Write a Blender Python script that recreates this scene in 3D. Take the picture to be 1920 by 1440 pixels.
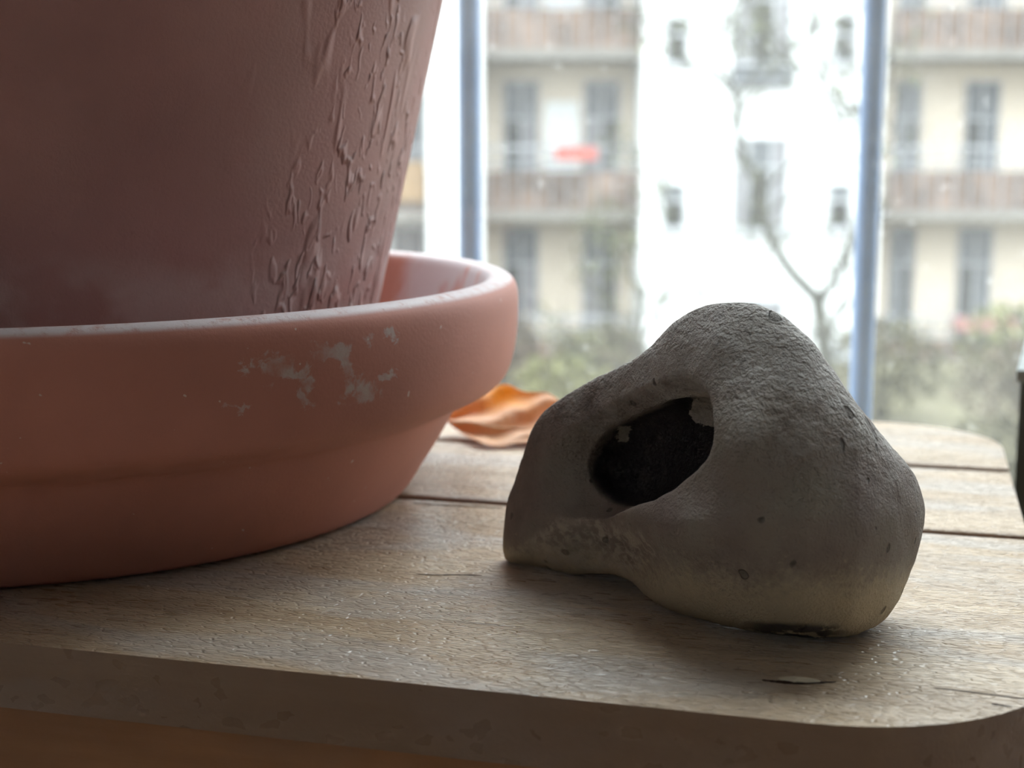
import bpy, bmesh, math, random
import numpy as np
from mathutils import Vector, Matrix, noise as mnoise

# ------------------------------------------------------------------ scene, camera, light
for o in list(bpy.data.objects):
    bpy.data.objects.remove(o)
scene = bpy.context.scene
COL = scene.collection
R = math.radians

cam_d = bpy.data.cameras.new('camera')
cam = bpy.data.objects.new('camera', cam_d); COL.objects.link(cam)
cam.location = (0, 0, 0.12)
cam.rotation_euler = (R(90 - 9.192), 0, 0)
cam_d.sensor_width = 36.0
cam_d.lens = 36.0 * 2750 / 1920
cam_d.clip_start = 0.01; cam_d.clip_end = 300
cam_d.dof.use_dof = True
cam_d.dof.focus_distance = 0.375
cam_d.dof.aperture_fstop = 13.5
scene.camera = cam

world = bpy.data.worlds.new('overcast_sky'); scene.world = world
world.use_nodes = True
wt = world.node_tree; bg = wt.nodes['Background']
bg.inputs['Color'].default_value = (0.89, 0.945, 1.0, 1)
# overcast sky: luminance (1 + 2 sin elevation) / 3 of the zenith, the same all round
wc = wt.nodes.new('ShaderNodeTexCoord'); wx_ = wt.nodes.new('ShaderNodeSeparateXYZ')
wt.links.new(wc.outputs['Generated'], wx_.inputs[0])
wm = wt.nodes.new('ShaderNodeMath'); wm.operation = 'MAXIMUM'; wm.inputs[1].default_value = 0.0
wt.links.new(wx_.outputs['Z'], wm.inputs[0])
wa_ = wt.nodes.new('ShaderNodeMath'); wa_.operation = 'MULTIPLY_ADD'
SKY = 14.3
wa_.inputs[1].default_value = SKY*2/3; wa_.inputs[2].default_value = SKY/3
wt.links.new(wm.outputs[0], wa_.inputs[0]); wt.links.new(wa_.outputs[0], bg.inputs['Strength'])

scene.view_settings.view_transform = 'Standard'
scene.view_settings.look = 'None'
scene.view_settings.gamma = 1
scene.view_settings.use_curve_mapping = False
scene.view_settings.exposure = 0.0
scene.cycles.max_bounces = 7
scene.cycles.diffuse_bounces = 4
scene.cycles.transparent_max_bounces = 8
scene.cycles.caustics_reflective = False
scene.cycles.caustics_refractive = False
scene.cycles.use_denoising = True
scene.cycles.use_adaptive_sampling = True
scene.cycles.adaptive_threshold = 0.06

# ------------------------------------------------------------------ helpers
def tag(o, label=None, cat=None, group=None, kind=None):
    if label: o['label'] = label
    if cat: o['category'] = cat
    if group: o['group'] = group
    if kind: o['kind'] = kind
    return o

def empty(name, loc=(0, 0, 0), rz=0.0):
    o = bpy.data.objects.new(name, None); COL.objects.link(o)
    o.location = loc; o.rotation_euler = (0, 0, rz); o.empty_display_size = 0.05
    return o

def link(name, me, mat, parent=None, loc=None):
    o = bpy.data.objects.new(name, me); COL.objects.link(o)
    if mat is not None and len(me.materials) == 0: me.materials.append(mat)
    if parent is not None: o.parent = parent
    if loc is not None: o.location = loc
    return o

def mesh_from(name, verts, faces, smooth=False, angle=None):
    me = bpy.data.meshes.new(name)
    me.from_pydata([tuple(v) for v in verts], [], [tuple(f) for f in faces])
    me.update()
    if smooth:
        me.polygons.foreach_set('use_smooth', [True] * len(me.polygons))
        if angle: me.set_sharp_from_angle(angle=angle)
    return me

def bm_mesh(name, bm, smooth=False, angle=None):
    me = bpy.data.meshes.new(name); bm.to_mesh(me); bm.free()
    if smooth:
        me.polygons.foreach_set('use_smooth', [True] * len(me.polygons))
        if angle: me.set_sharp_from_angle(angle=angle)
    return me

def add_box(bm, x0, x1, y0, y1, z0, z1):
    v = [bm.verts.new(p) for p in ((x0,y0,z0),(x1,y0,z0),(x1,y1,z0),(x0,y1,z0),(x0,y0,z1),(x1,y0,z1),(x1,y1,z1),(x0,y1,z1))]
    for f in ((3,2,1,0),(4,5,6,7),(0,1,5,4),(1,2,6,5),(2,3,7,6),(3,0,4,7)):
        bm.faces.new([v[i] for i in f])
    return v

def boxes(name, lst, mat, parent=None, off=(0, 0, 0), bevel=0.0):
    bm = bmesh.new()
    for b in lst:
        add_box(bm, b[0]-off[0], b[1]-off[0], b[2]-off[1], b[3]-off[1], b[4]-off[2], b[5]-off[2])
    if bevel:
        bmesh.ops.bevel(bm, geom=bm.edges[:], offset=bevel, segments=2, affect='EDGES', profile=0.5)
    return link(name, bm_mesh(name, bm, bool(bevel), R(50) if bevel else None), mat, parent)

def lathe(name, prof, n=192, closed=False, smooth=True, angle=R(60)):
    verts = []; faces = []; m = len(prof)
    for i in range(n):
        a = 2*math.pi*i/n; c, s = math.cos(a), math.sin(a)
        for r, z in prof: verts.append((r*c, r*s, z))
    for i in range(n):
        j = (i+1) % n
        for k in range(m if closed else m-1):
            l = (k+1) % m
            faces.append((i*m+k, j*m+k, j*m+l, i*m+l))
    if not closed:                                     # caps at both ends of the profile
        if prof[0][0] > 1e-6: faces.append(tuple(i*m for i in range(n))[::-1])
        if prof[-1][0] > 1e-6: faces.append(tuple(i*m+m-1 for i in range(n)))
    me = mesh_from(name, verts, faces)
    bm = bmesh.new(); bm.from_mesh(me)
    bmesh.ops.remove_doubles(bm, verts=bm.verts[:], dist=1e-7)
    bpy.data.meshes.remove(me)
    return bm_mesh(name, bm, smooth, angle)

def catmull(pts, sub, closed=True):
    P = [np.array(p, float) for p in pts]; n = len(P); out = []
    for i in range(n if closed else n-1):
        p0 = P[(i-1) % n] if closed else P[max(i-1, 0)]
        p1 = P[i]; p2 = P[(i+1) % n]
        p3 = P[(i+2) % n] if closed else P[min(i+2, n-1)]
        for k in range(sub):
            t = k/sub
            out.append(0.5*((2*p1)+(p2-p0)*t+(2*p0-5*p1+4*p2-p3)*t*t+(3*p1-p0-3*p2+p3)*t**3))
    if not closed: out.append(P[-1])
    return np.array(out)

def tube_into(V, Fc, pts, rad, n=7):
    base = len(V); prev = None
    for i, p in enumerate(pts):
        p = Vector(p)
        d = (Vector(pts[min(i+1, len(pts)-1)]) - Vector(pts[max(i-1, 0)])).normalized()
        a = d.cross(Vector((0.13, 1, 0.21))).normalized(); b = d.cross(a)
        for k in range(n):
            t = 2*math.pi*k/n
            V.append(p + (a*math.cos(t)+b*math.sin(t))*rad[i])
    for i in range(len(pts)-1):
        for k in range(n):
            l = (k+1) % n
            Fc.append((base+i*n+k, base+i*n+l, base+(i+1)*n+l, base+(i+1)*n+k))
    Fc.append(tuple(base+k for k in range(n))[::-1])
    Fc.append(tuple(base+(len(pts)-1)*n+k for k in range(n)))

# ------------------------------------------------------------------ node material helpers
class NM:
    def __init__(s, name, base=(0.5, 0.5, 0.5), rough=0.6, spec=0.5):
        s.m = bpy.data.materials.new(name); s.m.use_nodes = True
        s.t = s.m.node_tree; s.n = s.t.nodes; s.l = s.t.links
        s.p = s.n['Principled BSDF']; s.out = s.n['Material Output']
        s.p.inputs['Base Color'].default_value = (*base, 1)
        s.p.inputs['Roughness'].default_value = rough
        s.p.inputs['Specular IOR Level'].default_value = spec
    def node(s, typ, **kw):
        nd = s.n.new(typ)
        for k, v in kw.items():
            if k in nd.inputs: nd.inputs[k].default_value = v
            else: setattr(nd, k, v)
        return nd
    def lk(s, a, b): s.l.new(a, b); return b
    def coord(s, kind='Object', scale=(1, 1, 1), loc=(0, 0, 0), rot=(0, 0, 0)):
        c = s.node('ShaderNodeTexCoord'); m = s.node('ShaderNodeMapping')
        m.inputs['Scale'].default_value = scale; m.inputs['Location'].default_value = loc
        m.inputs['Rotation'].default_value = rot
        s.lk(c.outputs[kind], m.inputs['Vector']); return m.outputs['Vector']
    def noise(s, vec, scale=5, detail=4, rough=0.55, dist=0.0):
        nd = s.node('ShaderNodeTexNoise'); nd.inputs['Scale'].default_value = scale
        nd.inputs['Detail'].default_value = detail; nd.inputs['Roughness'].default_value = rough
        nd.inputs['Distortion'].default_value = dist
        s.lk(vec, nd.inputs['Vector']); return nd.outputs['Fac']
    def ramp(s, fac, stops, interp='LINEAR'):
        r = s.node('ShaderNodeValToRGB'); r.color_ramp.interpolation = interp
        e = r.color_ramp.elements
        while len(e) < len(stops): e.new(0.5)
        for el, (p, c) in zip(e, stops):
            el.position = p; el.color = (*c, 1) if len(c) == 3 else c
        s.lk(fac, r.inputs['Fac']); return r.outputs['Color']
    def rng(s, fac, a, b, c=0.0, d=1.0, smooth=True):
        m = s.node('ShaderNodeMapRange'); m.clamp = True
        if smooth: m.interpolation_type = 'SMOOTHSTEP'
        for i, v in zip((1, 2, 3, 4), (a, b, c, d)): m.inputs[i].default_value = v
        s.lk(fac, m.inputs[0]); return m.outputs[0]
    def mix(s, fac, a, b):
        m = s.node('ShaderNodeMix', data_type='RGBA')
        for sock, v in ((m.inputs[0], fac), (m.inputs[6], a), (m.inputs[7], b)):
            if isinstance(v, (int, float)): sock.default_value = v
            elif isinstance(v, tuple): sock.default_value = (*v, 1) if len(v) == 3 else v
            else: s.lk(v, sock)
        return m.outputs[2]
    def math(s, op, a, b=0.0, c=None):
        m = s.node('ShaderNodeMath', operation=op)
        for i, v in enumerate((a, b) if c is None else (a, b, c)):
            if isinstance(v, (int, float)): m.inputs[i].default_value = v
            else: s.lk(v, m.inputs[i])
        return m.outputs[0]
    def bump(s, height, dist=0.001, strength=1.0, prev=None):
        b = s.node('ShaderNodeBump'); b.inputs['Distance'].default_value = dist
        b.inputs['Strength'].default_value = strength
        s.lk(height, b.inputs['Height'])
        if prev is not None: s.lk(prev, b.inputs['Normal'])
        return b.outputs['Normal']
    def set(s, **kw):
        for k, v in kw.items():
            sock = s.p.inputs[k.replace('_', ' ')]
            if isinstance(v, (int, float)): sock.default_value = v
            elif isinstance(v, tuple): sock.default_value = (*v, 1) if len(v) == 3 else v
            else: s.lk(v, sock)
        return s

def plain(name, base, rough=0.7, spec=0.4, var=0.12, scale=4.0, bump=0.0, bdist=0.002):
    """a plain coloured material with mottled tone"""
    s = NM(name, base, rough, spec)
    v = s.coord('Object')
    n = s.noise(v, scale, 2)
    lo = tuple(c*(1-var) for c in base); hi = tuple(min(1, c*(1+var)) for c in base)
    s.set(Base_Color=s.ramp(n, [(0.3, lo), (0.7, hi)]))
    if bump: s.set(Normal=s.bump(s.noise(v, scale*8, 4), bdist, bump))
    return s.m

# wood of the table -------------------------------------------------
def wood_mat(name, c_lo, c_hi, c_grey, rough=0.42, flake=1.0, spec=0.5, edge_col=None):
    s = NM(name, c_lo, rough, spec)
    tc = s.node('ShaderNodeTexCoord'); oi = s.node('ShaderNodeObjectInfo')
    off = s.node('ShaderNodeVectorMath', operation='SCALE'); off.inputs[0].default_value = (3.1, 1.7, 0.9)
    s.lk(oi.outputs['Random'], off.inputs['Scale'])
    ad = s.node('ShaderNodeVectorMath', operation='ADD')
    s.lk(tc.outputs['Object'], ad.inputs[0]); s.lk(off.outputs[0], ad.inputs[1])
    def mp(sc):
        m = s.node('ShaderNodeMapping'); m.inputs['Scale'].default_value = sc
        s.lk(ad.outputs[0], m.inputs['Vector']); return m.outputs['Vector']
    grain = s.noise(mp((5, 110, 60)), 1.0, 6, 0.6, 0.6)
    broad = s.noise(mp((7, 26, 20)), 1.0, 3, 0.5, 0.4)
    grey = s.noise(mp((9, 30, 20)), 1.3, 4, 0.55, 0.8)
    col = s.ramp(grain, [(0.30, c_lo), (0.72, c_hi)])
    col = s.mix(s.rng(grey, 0.44, 0.66, 0, 0.75), col, c_grey)
    col = s.mix(s.rng(broad, 0.5, 0.75, 0, 0.45), col, tuple(c*0.72 for c in c_lo))
    geo = s.node('ShaderNodeNewGeometry'); gs = s.node('ShaderNodeSeparateXYZ'); s.lk(geo.outputs['Normal'], gs.inputs[0])
    upf = s.rng(gs.outputs['Z'], 0.5, 0.95)
    dark = s.noise(mp((16, 420, 200)), 1.0, 2, 0.5, 0.3)          # thin dark pores along the grain
    col = s.mix(s.math('MULTIPLY', s.rng(dark, 0.70, 0.78, 0, 0.75), upf), col, (0.07, 0.045, 0.03))
    # worn varnish: small flakes lying along the grain
    warp = s.node('ShaderNodeTexNoise'); warp.inputs['Scale'].default_value = 260; warp.inputs['Detail'].default_value = 2
    s.lk(ad.outputs[0], warp.inputs['Vector'])
    ws = s.node('ShaderNodeVectorMath', operation='SCALE'); ws.inputs['Scale'].default_value = 0.0012
    s.lk(warp.outputs['Color'], ws.inputs[0])
    wa = s.node('ShaderNodeVectorMath', operation='ADD'); s.lk(ad.outputs[0], wa.inputs[0]); s.lk(ws.outputs[0], wa.inputs[1])
    wm = s.node('ShaderNodeMapping'); wm.inputs['Scale'].default_value = (230, 950, 400); s.lk(wa.outputs[0], wm.inputs['Vector'])
    vor = s.node('ShaderNodeTexVoronoi', feature='DISTANCE_TO_EDGE'); vor.inputs['Scale'].default_value = 1.0
    s.lk(wm.outputs[0], vor.inputs['Vector'])
    edge = s.rng(vor.outputs['Distance'], 0.0, 0.16)
    cellv = s.node('ShaderNodeTexVoronoi', feature='F1'); cellv.inputs['Scale'].default_value = 1.0
    s.lk(wm.outputs[0], cellv.inputs['Vector'])
    sep = s.node('ShaderNodeSeparateColor'); s.lk(cellv.outputs['Color'], sep.inputs[0])
    edge = s.math('SUBTRACT', 1.0, s.math('MULTIPLY', upf, s.math('SUBTRACT', 1.0, edge)))
    h = s.math('MULTIPLY', edge, s.math('ADD', s.math('MULTIPLY', s.math('MULTIPLY', sep.outputs[0], upf), 0.7), 0.3))
    h = s.math('ADD', h, s.math('MULTIPLY', grain, 0.7))
    fine = s.noise(mp((700, 3200, 900)), 1.0, 3)
    h = s.math('ADD', h, s.math('MULTIPLY', fine, 0.25))
    col = s.mix(s.math('MULTIPLY', s.math('SUBTRACT', 1.0, edge), 0.28*flake), col, (0.16, 0.11, 0.075))
    if edge_col: col = s.mix(s.math('MULTIPLY', s.math('SUBTRACT', 1.0, upf), 0.72), col, edge_col)      # stained edges
    s.set(Base_Color=col, Normal=s.bump(h, 0.00042*flake, 1.0),
          Roughness=s.math('ADD', s.math('MULTIPLY', sep.outputs[1], 0.16), rough-0.08))
    return s.m

M_TOP = wood_mat('weathered_varnished_wood', (0.38, 0.265, 0.165), (0.60, 0.47, 0.33), (0.46, 0.41, 0.365), 0.34, edge_col=(0.17, 0.095, 0.065))
M_APRON = wood_mat('orange_brown_wood', (0.33, 0.15, 0.065), (0.46, 0.23, 0.10), (0.36, 0.20, 0.11), 0.5, 0.4)
M_CRACK = plain('dark_crack', (0.035, 0.018, 0.012), 0.8, 0.2)
M_SPLINTER = plain('bare_pale_wood', (0.62, 0.56, 0.44), 0.6, 0.3, 0.15, 300)

# terracotta -----------------------------------------------------------
def terracotta(name, base, pot=False):
    s = NM(name, base, 0.62, 0.28)
    v = s.coord('Object')
    broad = s.noise(v, 14, 4, 0.55)
    fine = s.noise(v, 900, 3, 0.6)
    lo = tuple(c*0.86 for c in base); hi = tuple(min(1, c*1.12) for c in base)
    col = s.ramp(broad, [(0.3, lo), (0.7, hi)])
    tc = s.node('ShaderNodeTexCoord'); sx = s.node('ShaderNodeSeparateXYZ'); s.lk(tc.outputs['Object'], sx.inputs[0])
    ang = s.math('ARCTAN2', sx.outputs['Y'], sx.outputs['X'])
    z = sx.outputs['Z']
    h = s.math('MULTIPLY', fine, 0.08)
    if pot:
        side = s.math('MULTIPLY', s.rng(ang, -0.82, -0.50), s.rng(ang, 1.2, 1.0))
        patch = s.noise(s.coord('Object', (1, 1, 0.45), (0.3, 0, 0)), 26, 3, 0.6)
        low = s.rng(z, 0.20, 0.07, 0.0, 0.16)
        pm = s.math('MULTIPLY', side, s.rng(s.math('ADD', patch, low), 0.50, 0.62))
        bl = s.noise(s.coord('Object', (1, 1, 0.46)), 250, 1.5, 0.5, 0.5)
        blist = s.rng(bl, 0.54, 0.74)
        big = s.noise(s.coord('Object', (1, 1, 0.26), (0.7, 0.2, 0)), 95, 1.2, 0.5, 0.5)
        bigm = s.math('MULTIPLY', s.rng(big, 0.60, 0.76), s.rng(ang, -0.95, -0.45))
        h = s.math('ADD', h, s.math('MULTIPLY', s.math('MULTIPLY', blist, pm), 1.0))
        h = s.math('ADD', h, s.math('MULTIPLY', bigm, 0.6))
        bloom = s.noise(s.coord('Object', (1, 1, 0.35), (0.1, 0.5, 0)), 22, 4, 0.6)
        bm_ = s.math('MULTIPLY', s.rng(bloom, 0.35, 0.7, 0.1, 0.65), s.rng(ang, -1.1, -0.1, 0.35, 1.0))
        col = s.mix(s.math('MULTIPLY', bm_, 0.8), col, (0.46, 0.31, 0.275))                       # lime bloom
        foot = s.math('MULTIPLY', s.rng(z, 0.086, 0.070), s.rng(s.noise(s.coord('Object'), 40, 3), 0.35, 0.6))
        col = s.mix(s.math('MULTIPLY', foot, 0.5), col, (0.55, 0.43, 0.41))
    else:
        # chalky splashes on the band, lime on the lip and the inside
        ragged = s.noise(s.coord('Object'), 210, 5, 0.65, 0.5); cloudy = s.noise(s.coord('Object', (1, 1, 1), (0.3, 0, 0)), 120, 4, 0.6)
        arc = s.math('MULTIPLY', ang, 0.168)
        def stroke(a0, z0, a1, z1, w):
            ax_, dx_, dz_ = a0*0.168, (a1-a0)*0.168, z1-z0
            px_ = s.math('SUBTRACT', arc, ax_); pz_ = s.math('SUBTRACT', z, z0); L2 = dx_*dx_+dz_*dz_
            t = s.node('ShaderNodeClamp'); s.lk(s.math('ADD', s.math('MULTIPLY', px_, dx_/L2), s.math('MULTIPLY', pz_, dz_/L2)), t.inputs[0])
            qx = s.math('SUBTRACT', px_, s.math('MULTIPLY', t.outputs[0], dx_)); qz = s.math('SUBTRACT', pz_, s.math('MULTIPLY', t.outputs[0], dz_))
            d = s.math('POWER', s.math('ADD', s.math('MULTIPLY', qx, qx), s.math('MULTIPLY', qz, qz)), 0.5)
            d = s.math('ADD', d, s.math('MULTIPLY', s.math('SUBTRACT', ragged, 0.5), 0.016))
            return s.rng(d, w, w*0.25)
        spl = None
        for st_ in ((-0.945, 0.0640, -0.905, 0.0620, 0.0022), (-0.905, 0.0645, -0.875, 0.0608, 0.0026), (-0.875, 0.0602, -0.835, 0.0590, 0.0022), (-0.838, 0.0605, -0.842, 0.0525, 0.0026),
                    (-0.820, 0.0655, -0.770, 0.0655, 0.0026), (-0.772, 0.0650, -0.760, 0.0560, 0.0022), (-0.760, 0.0545, -0.705, 0.0525, 0.0034), (-0.715, 0.0675, -0.712, 0.0640, 0.0014),
                    (-0.668, 0.0690, -0.650, 0.0650, 0.0015), (-0.690, 0.0560, -0.650, 0.0565, 0.0012), (-0.99, 0.054, -0.96, 0.0535, 0.0014)):
            k_ = stroke(*st_); spl = k_ if spl is None else s.math('MAXIMUM', spl, k_)
        spl = s.math('MULTIPLY', spl, s.rng(cloudy, 0.30, 0.62))
        col = s.mix(s.math('MULTIPLY', spl, 0.75), col, (0.50, 0.43, 0.40))
        dots = s.noise(s.coord('Object'), 420, 1, 0.4)
        col = s.mix(s.rng(dots, 0.775, 0.80, 0, 0.7), col, (0.62, 0.52, 0.45))
        lip = s.math('MULTIPLY', s.rng(z, 0.0738, 0.0755), s.rng(s.noise(s.coord('Object'), 230, 4, 0.7), 0.15, 0.52))
        col = s.mix(s.math('MULTIPLY', lip, 0.85), col, (0.68, 0.63, 0.64))
        rad = s.math('POWER', s.math('ADD', s.math('MULTIPLY', sx.outputs['X'], sx.outputs['X']), s.math('MULTIPLY', sx.outputs['Y'], sx.outputs['Y'])), 0.5)
        rin = s.math('SUBTRACT', rad, s.math('MULTIPLY', z, 0.33))           # inner wall only
        ins = s.math('MULTIPLY', s.rng(rin, 0.1345, 0.1339), s.rng(z, 0.018, 0.022))
        drip = s.noise(s.coord('Object', (1, 1, 0.18), (0.4, 0.1, 0)), 34, 4, 0.6, 0.4)
        col = s.mix(s.math('MULTIPLY', s.math('MULTIPLY', ins, s.math('MULTIPLY', s.rng(drip, 0.36, 0.48), s.rng(s.math('ADD', ang, s.math('MULTIPLY', drip, 0.25)), 0.82, 0.74))), 0.8), col, (0.50, 0.45, 0.48))
        h = s.math('ADD', h, s.math('MULTIPLY', s.noise(s.coord('Object', (1, 1, 6)), 60, 2), 0.05))
        h = s.math('ADD', h, s.math('MULTIPLY', lip, 0.15))
    s.set(Base_Color=col, Normal=s.bump(h, 0.0021 if pot else 0.0010, 1.0))
    return s.m

M_POT = terracotta('terracotta_with_lime_bloom', (0.39, 0.195, 0.175), True)
M_SAUCER = terracotta('smooth_terracotta', (0.46, 0.19, 0.14), False)
M_SOIL = plain('dark_potting_soil', (0.05, 0.035, 0.025), 0.95, 0.1, 0.4, 90, 1.0, 0.004)

# ------------------------------------------------------------------ the room
FLOOR_Z = -0.52
WIN_Y = 0.80
M_WALL = plain('warm_white_plaster', (0.62, 0.61, 0.62), 0.9, 0.2, 0.04, 3)
M_CEIL = plain('white_ceiling_paint', (0.80, 0.79, 0.79), 0.9, 0.2, 0.03, 3)
M_FLOOR = plain('brown_floorboards', (0.37, 0.255, 0.16), 0.45, 0.4, 0.2, 14)
M_FRAME = plain('white_window_paint', (0.74, 0.74, 0.72), 0.4, 0.5, 0.03, 20)

def struct(o):
    o['kind'] = 'structure'; return o

X0, X1, YB, ZC = -1.3, 1.3, -2.1, 2.05
flo = struct(empty('floor', (0, 0, FLOOR_Z)))
me_board = None
nb = 13; bw = (X1-X0)/nb
for i in range(nb):
    if me_board is None:
        o = boxes('floorboard', [(0.001, bw-0.001, YB, WIN_Y, -0.03, 0)], M_FLOOR, flo, bevel=0.001)
        # boards run along the room: the grain texture runs along x, so the mesh is laid turned
        me_board = o.data
    else:
        o = link('floorboard', me_board, M_FLOOR, flo)
    o.location = (X0+i*bw, 0, 0)
struct(boxes('ceiling', [(X0, X1, YB, WIN_Y+0.2, ZC, ZC+0.2)], M_CEIL))
struct(boxes('wall_left', [(X0-0.2, X0, YB, WIN_Y+0.2, FLOOR_Z, ZC)], M_WALL))
struct(boxes('wall_right', [(X1, X1+0.2, YB, WIN_Y+0.2, FLOOR_Z, ZC)], M_WALL))
struct(boxes('wall_front', [(X0-0.2, X1+0.2, YB-0.2, YB, FLOOR_Z, ZC)], M_WALL))
OX0, OX1, OZ0, OZ1 = -0.46, 0.82, -0.32, 1.92                     # window opening
struct(boxes('wall_back', [(X0, OX0, WIN_Y, WIN_Y+0.2, FLOOR_Z-0.1, ZC), (OX1, X1, WIN_Y, WIN_Y+0.2, FLOOR_Z-0.1, ZC),
                           (OX0, OX1, WIN_Y, WIN_Y+0.2, FLOOR_Z-0.1, OZ0), (OX0, OX1, WIN_Y, WIN_Y+0.2, OZ1, ZC)], M_WALL))
# window: frame and a dusty pane
win = struct(empty('window_1', ((OX0+OX1)/2, WIN_Y+0.05, OZ0)))
wo = win.location
fw = 0.055
boxes('window_frame', [(OX0, OX0+fw, WIN_Y+0.02, WIN_Y+0.08, OZ0, OZ1), (OX1-fw, OX1, WIN_Y+0.02, WIN_Y+0.08, OZ0, OZ1),
                       (OX0+fw, OX1-fw, WIN_Y+0.02, WIN_Y+0.08, OZ0, OZ0+fw), (OX0+fw, OX1-fw, WIN_Y+0.02, WIN_Y+0.08, OZ1-fw, OZ1)],
      M_FRAME, win, wo)
def glass_mat():
    s = NM('dusty_window_glass')
    s.n.remove(s.p)
    v = s.coord('Object')
    tr = s.node('ShaderNodeBsdfTransparent'); tr.inputs['Color'].default_value = (0.96, 0.985, 0.98, 1)
    gl = s.node('ShaderNodeBsdfGlossy'); gl.inputs['Roughness'].default_value = 0.02
    du = s.node('ShaderNodeBsdfTranslucent'); du.inputs['Color'].default_value = (0.90, 0.89, 0.87, 1)
    fr = s.node('ShaderNodeLayerWeight'); fr.inputs['Blend'].default_value = 0.5
    refl = s.math('ADD', 0.02, s.math('MULTIPLY', s.math('POWER', fr.outputs['Facing'], 5.0), 0.6))
    broad = s.noise(v, 7, 2, 0.6); fine = s.noise(v, 420, 1, 0.7); speck = s.noise(v, 150, 1, 0.5)
    d = s.math('ADD', s.math('MULTIPLY', s.rng(broad, 0.3, 0.7), 0.020), s.math('MULTIPLY', s.rng(fine, 0.5, 0.75), 0.025))
    d = s.math('ADD', d, s.rng(speck, 0.72, 0.78, 0, 0.12))
    d = s.math('ADD', d, 0.018)
    m1 = s.node('ShaderNodeMixShader'); m2 = s.node('ShaderNodeMixShader')
    s.lk(refl, m1.inputs[0]); s.lk(tr.outputs[0], m1.inputs[1]); s.lk(gl.outputs[0], m1.inputs[2])
    s.lk(d, m2.inputs[0]); s.lk(m1.outputs[0], m2.inputs[1]); s.lk(du.outputs[0], m2.inputs[2])
    s.lk(m2.outputs[0], s.out.inputs['Surface'])
    return s.m
boxes('pane', [(OX0+fw, OX1-fw, WIN_Y+0.048, WIN_Y+0.052, OZ0+fw, OZ1-fw)], glass_mat(), win, wo)

# ------------------------------------------------------------------ railing outside the window
M_BAR = plain('blue_grey_metal_paint', (0.14, 0.245, 0.45), 0.45, 0.5, 0.08, 60)
RY = 0.915
rail = tag(empty('balcony_railing', (0.1, RY, OZ0-0.02)), 'blue grey round metal railing bars outside the window pane', 'railing')
bz0, bz1 = OZ0-0.02, 0.62
me_bar = lathe('bar', [(0.0070, 0), (0.0070, bz1-bz0)], 24)
for x in (-0.517, -0.272, -0.0262, 0.2205, 0.466, 0.711):
    link('bar', me_bar, M_BAR, rail, (x-0.1, 0, 0))
def hrail(name, z, r):
    V = []; Fc = []
    tube_into(V, Fc, [(-0.66, 0, z), (0.99, 0, z)], [r, r], 16)
    link(name, mesh_from(name, V, Fc, True, R(50)), M_BAR, rail)
hrail('top_rail', bz1-bz0, 0.016); hrail('bottom_rail', 0.0, 0.012)
for x in (-0.65, 0.98):
    for z in (0.0, bz1-bz0):
        boxes('bracket', [(x-0.012, x+0.012, 0.0, WIN_Y+0.2-RY, z-0.012, z+0.012)], M_BAR, rail)

# ------------------------------------------------------------------ the table
YAW = -15.2
tab = tag(empty('plank_table', (0, 0, FLOOR_Z), R(YAW)), 'weathered low wooden plank table with rounded corners by the window', 'table')
TU0, TU1, TV0, TV1 = -0.475, 0.0390, 0.300, 0.656
def u_range(v):
    """left and right end of the rounded table top at depth v"""
    rf, rb = 0.055, 0.047
    ins = 0.0
    if v < TV0+rf: ins = rf - math.sqrt(max(0, rf*rf-(TV0+rf-v)**2))
    if v > TV1-rb: ins = rb - math.sqrt(max(0, rb*rb-(v-TV1+rb)**2))
    return TU0+ins, TU1-ins
def plank(v0, v1, ztop, thick=0.0168):
    vs = []; n = 40
    for i in range(n+1):
        t = i/n
        vs.append(v0+(v1-v0)*(0.5-0.5*math.cos(math.pi*t)))
    right = [(u_range(v)[1], v) for v in vs]; left = [(u_range(v)[0], v) for v in vs]
    out = right + left[::-1]
    cl = [out[0]]
    for p in out[1:]:
        if math.dist(p, cl[-1]) > 2e-4: cl.append(p)
    if math.dist(cl[0], cl[-1]) < 2e-4: cl.pop()
    bm = bmesh.new()
    lo = [bm.verts.new((x, y, ztop-thick)) for x, y in cl]; hi = [bm.verts.new((x, y, ztop)) for x, y in cl]
    n = len(cl)
    top = bm.faces.new(hi); bot = bm.faces.new(lo[::-1])
    for i in range(n):
        j = (i+1) % n
        bm.faces.new((lo[i], lo[j], hi[j], hi[i]))
    es = [e for e in bm.edges if (e.verts[0].co.z == e.verts[1].co.z)]
    bmesh.ops.bevel(bm, geom=es, offset=0.0016, segments=3, affect='EDGES', profile=0.5)
    return link('plank', bm_mesh('plank', bm, True, R(40)), M_TOP, tab)
TZ = -FLOOR_Z                                        # table top in the table's own frame
plank(TV0, 0.4675, TZ)
plank(0.4718, 0.5672, TZ-0.0002)
plank(0.5702, TV1, TZ+0.0002)
# aprons and legs
AZ1 = TZ-0.0170
boxes('apron', [(TU0+0.05, TU1-0.045, TV0+0.007, TV0+0.024, AZ1-0.06, AZ1)], M_APRON, tab, bevel=0.0012)
boxes('apron', [(TU0+0.05, TU1-0.045, TV1-0.045, TV1-0.028, AZ1-0.06, AZ1)], M_APRON, tab, bevel=0.0012)
boxes('apron', [(TU0+0.03, TU0+0.047, TV0+0.05, TV1-0.06, AZ1-0.06, AZ1)], M_APRON, tab, bevel=0.0012)
boxes('apron', [(TU1-0.042, TU1-0.025, TV0+0.05, TV1-0.06, AZ1-0.06, AZ1)], M_APRON, tab, bevel=0.0012)
for u in (TU0+0.06, TU1-0.09):
    for v in (TV0+0.026, TV1-0.088):
        boxes('leg', [(u, u+0.038, v, v+0.038, 0, AZ1)], M_APRON, tab, bevel=0.002)
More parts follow.
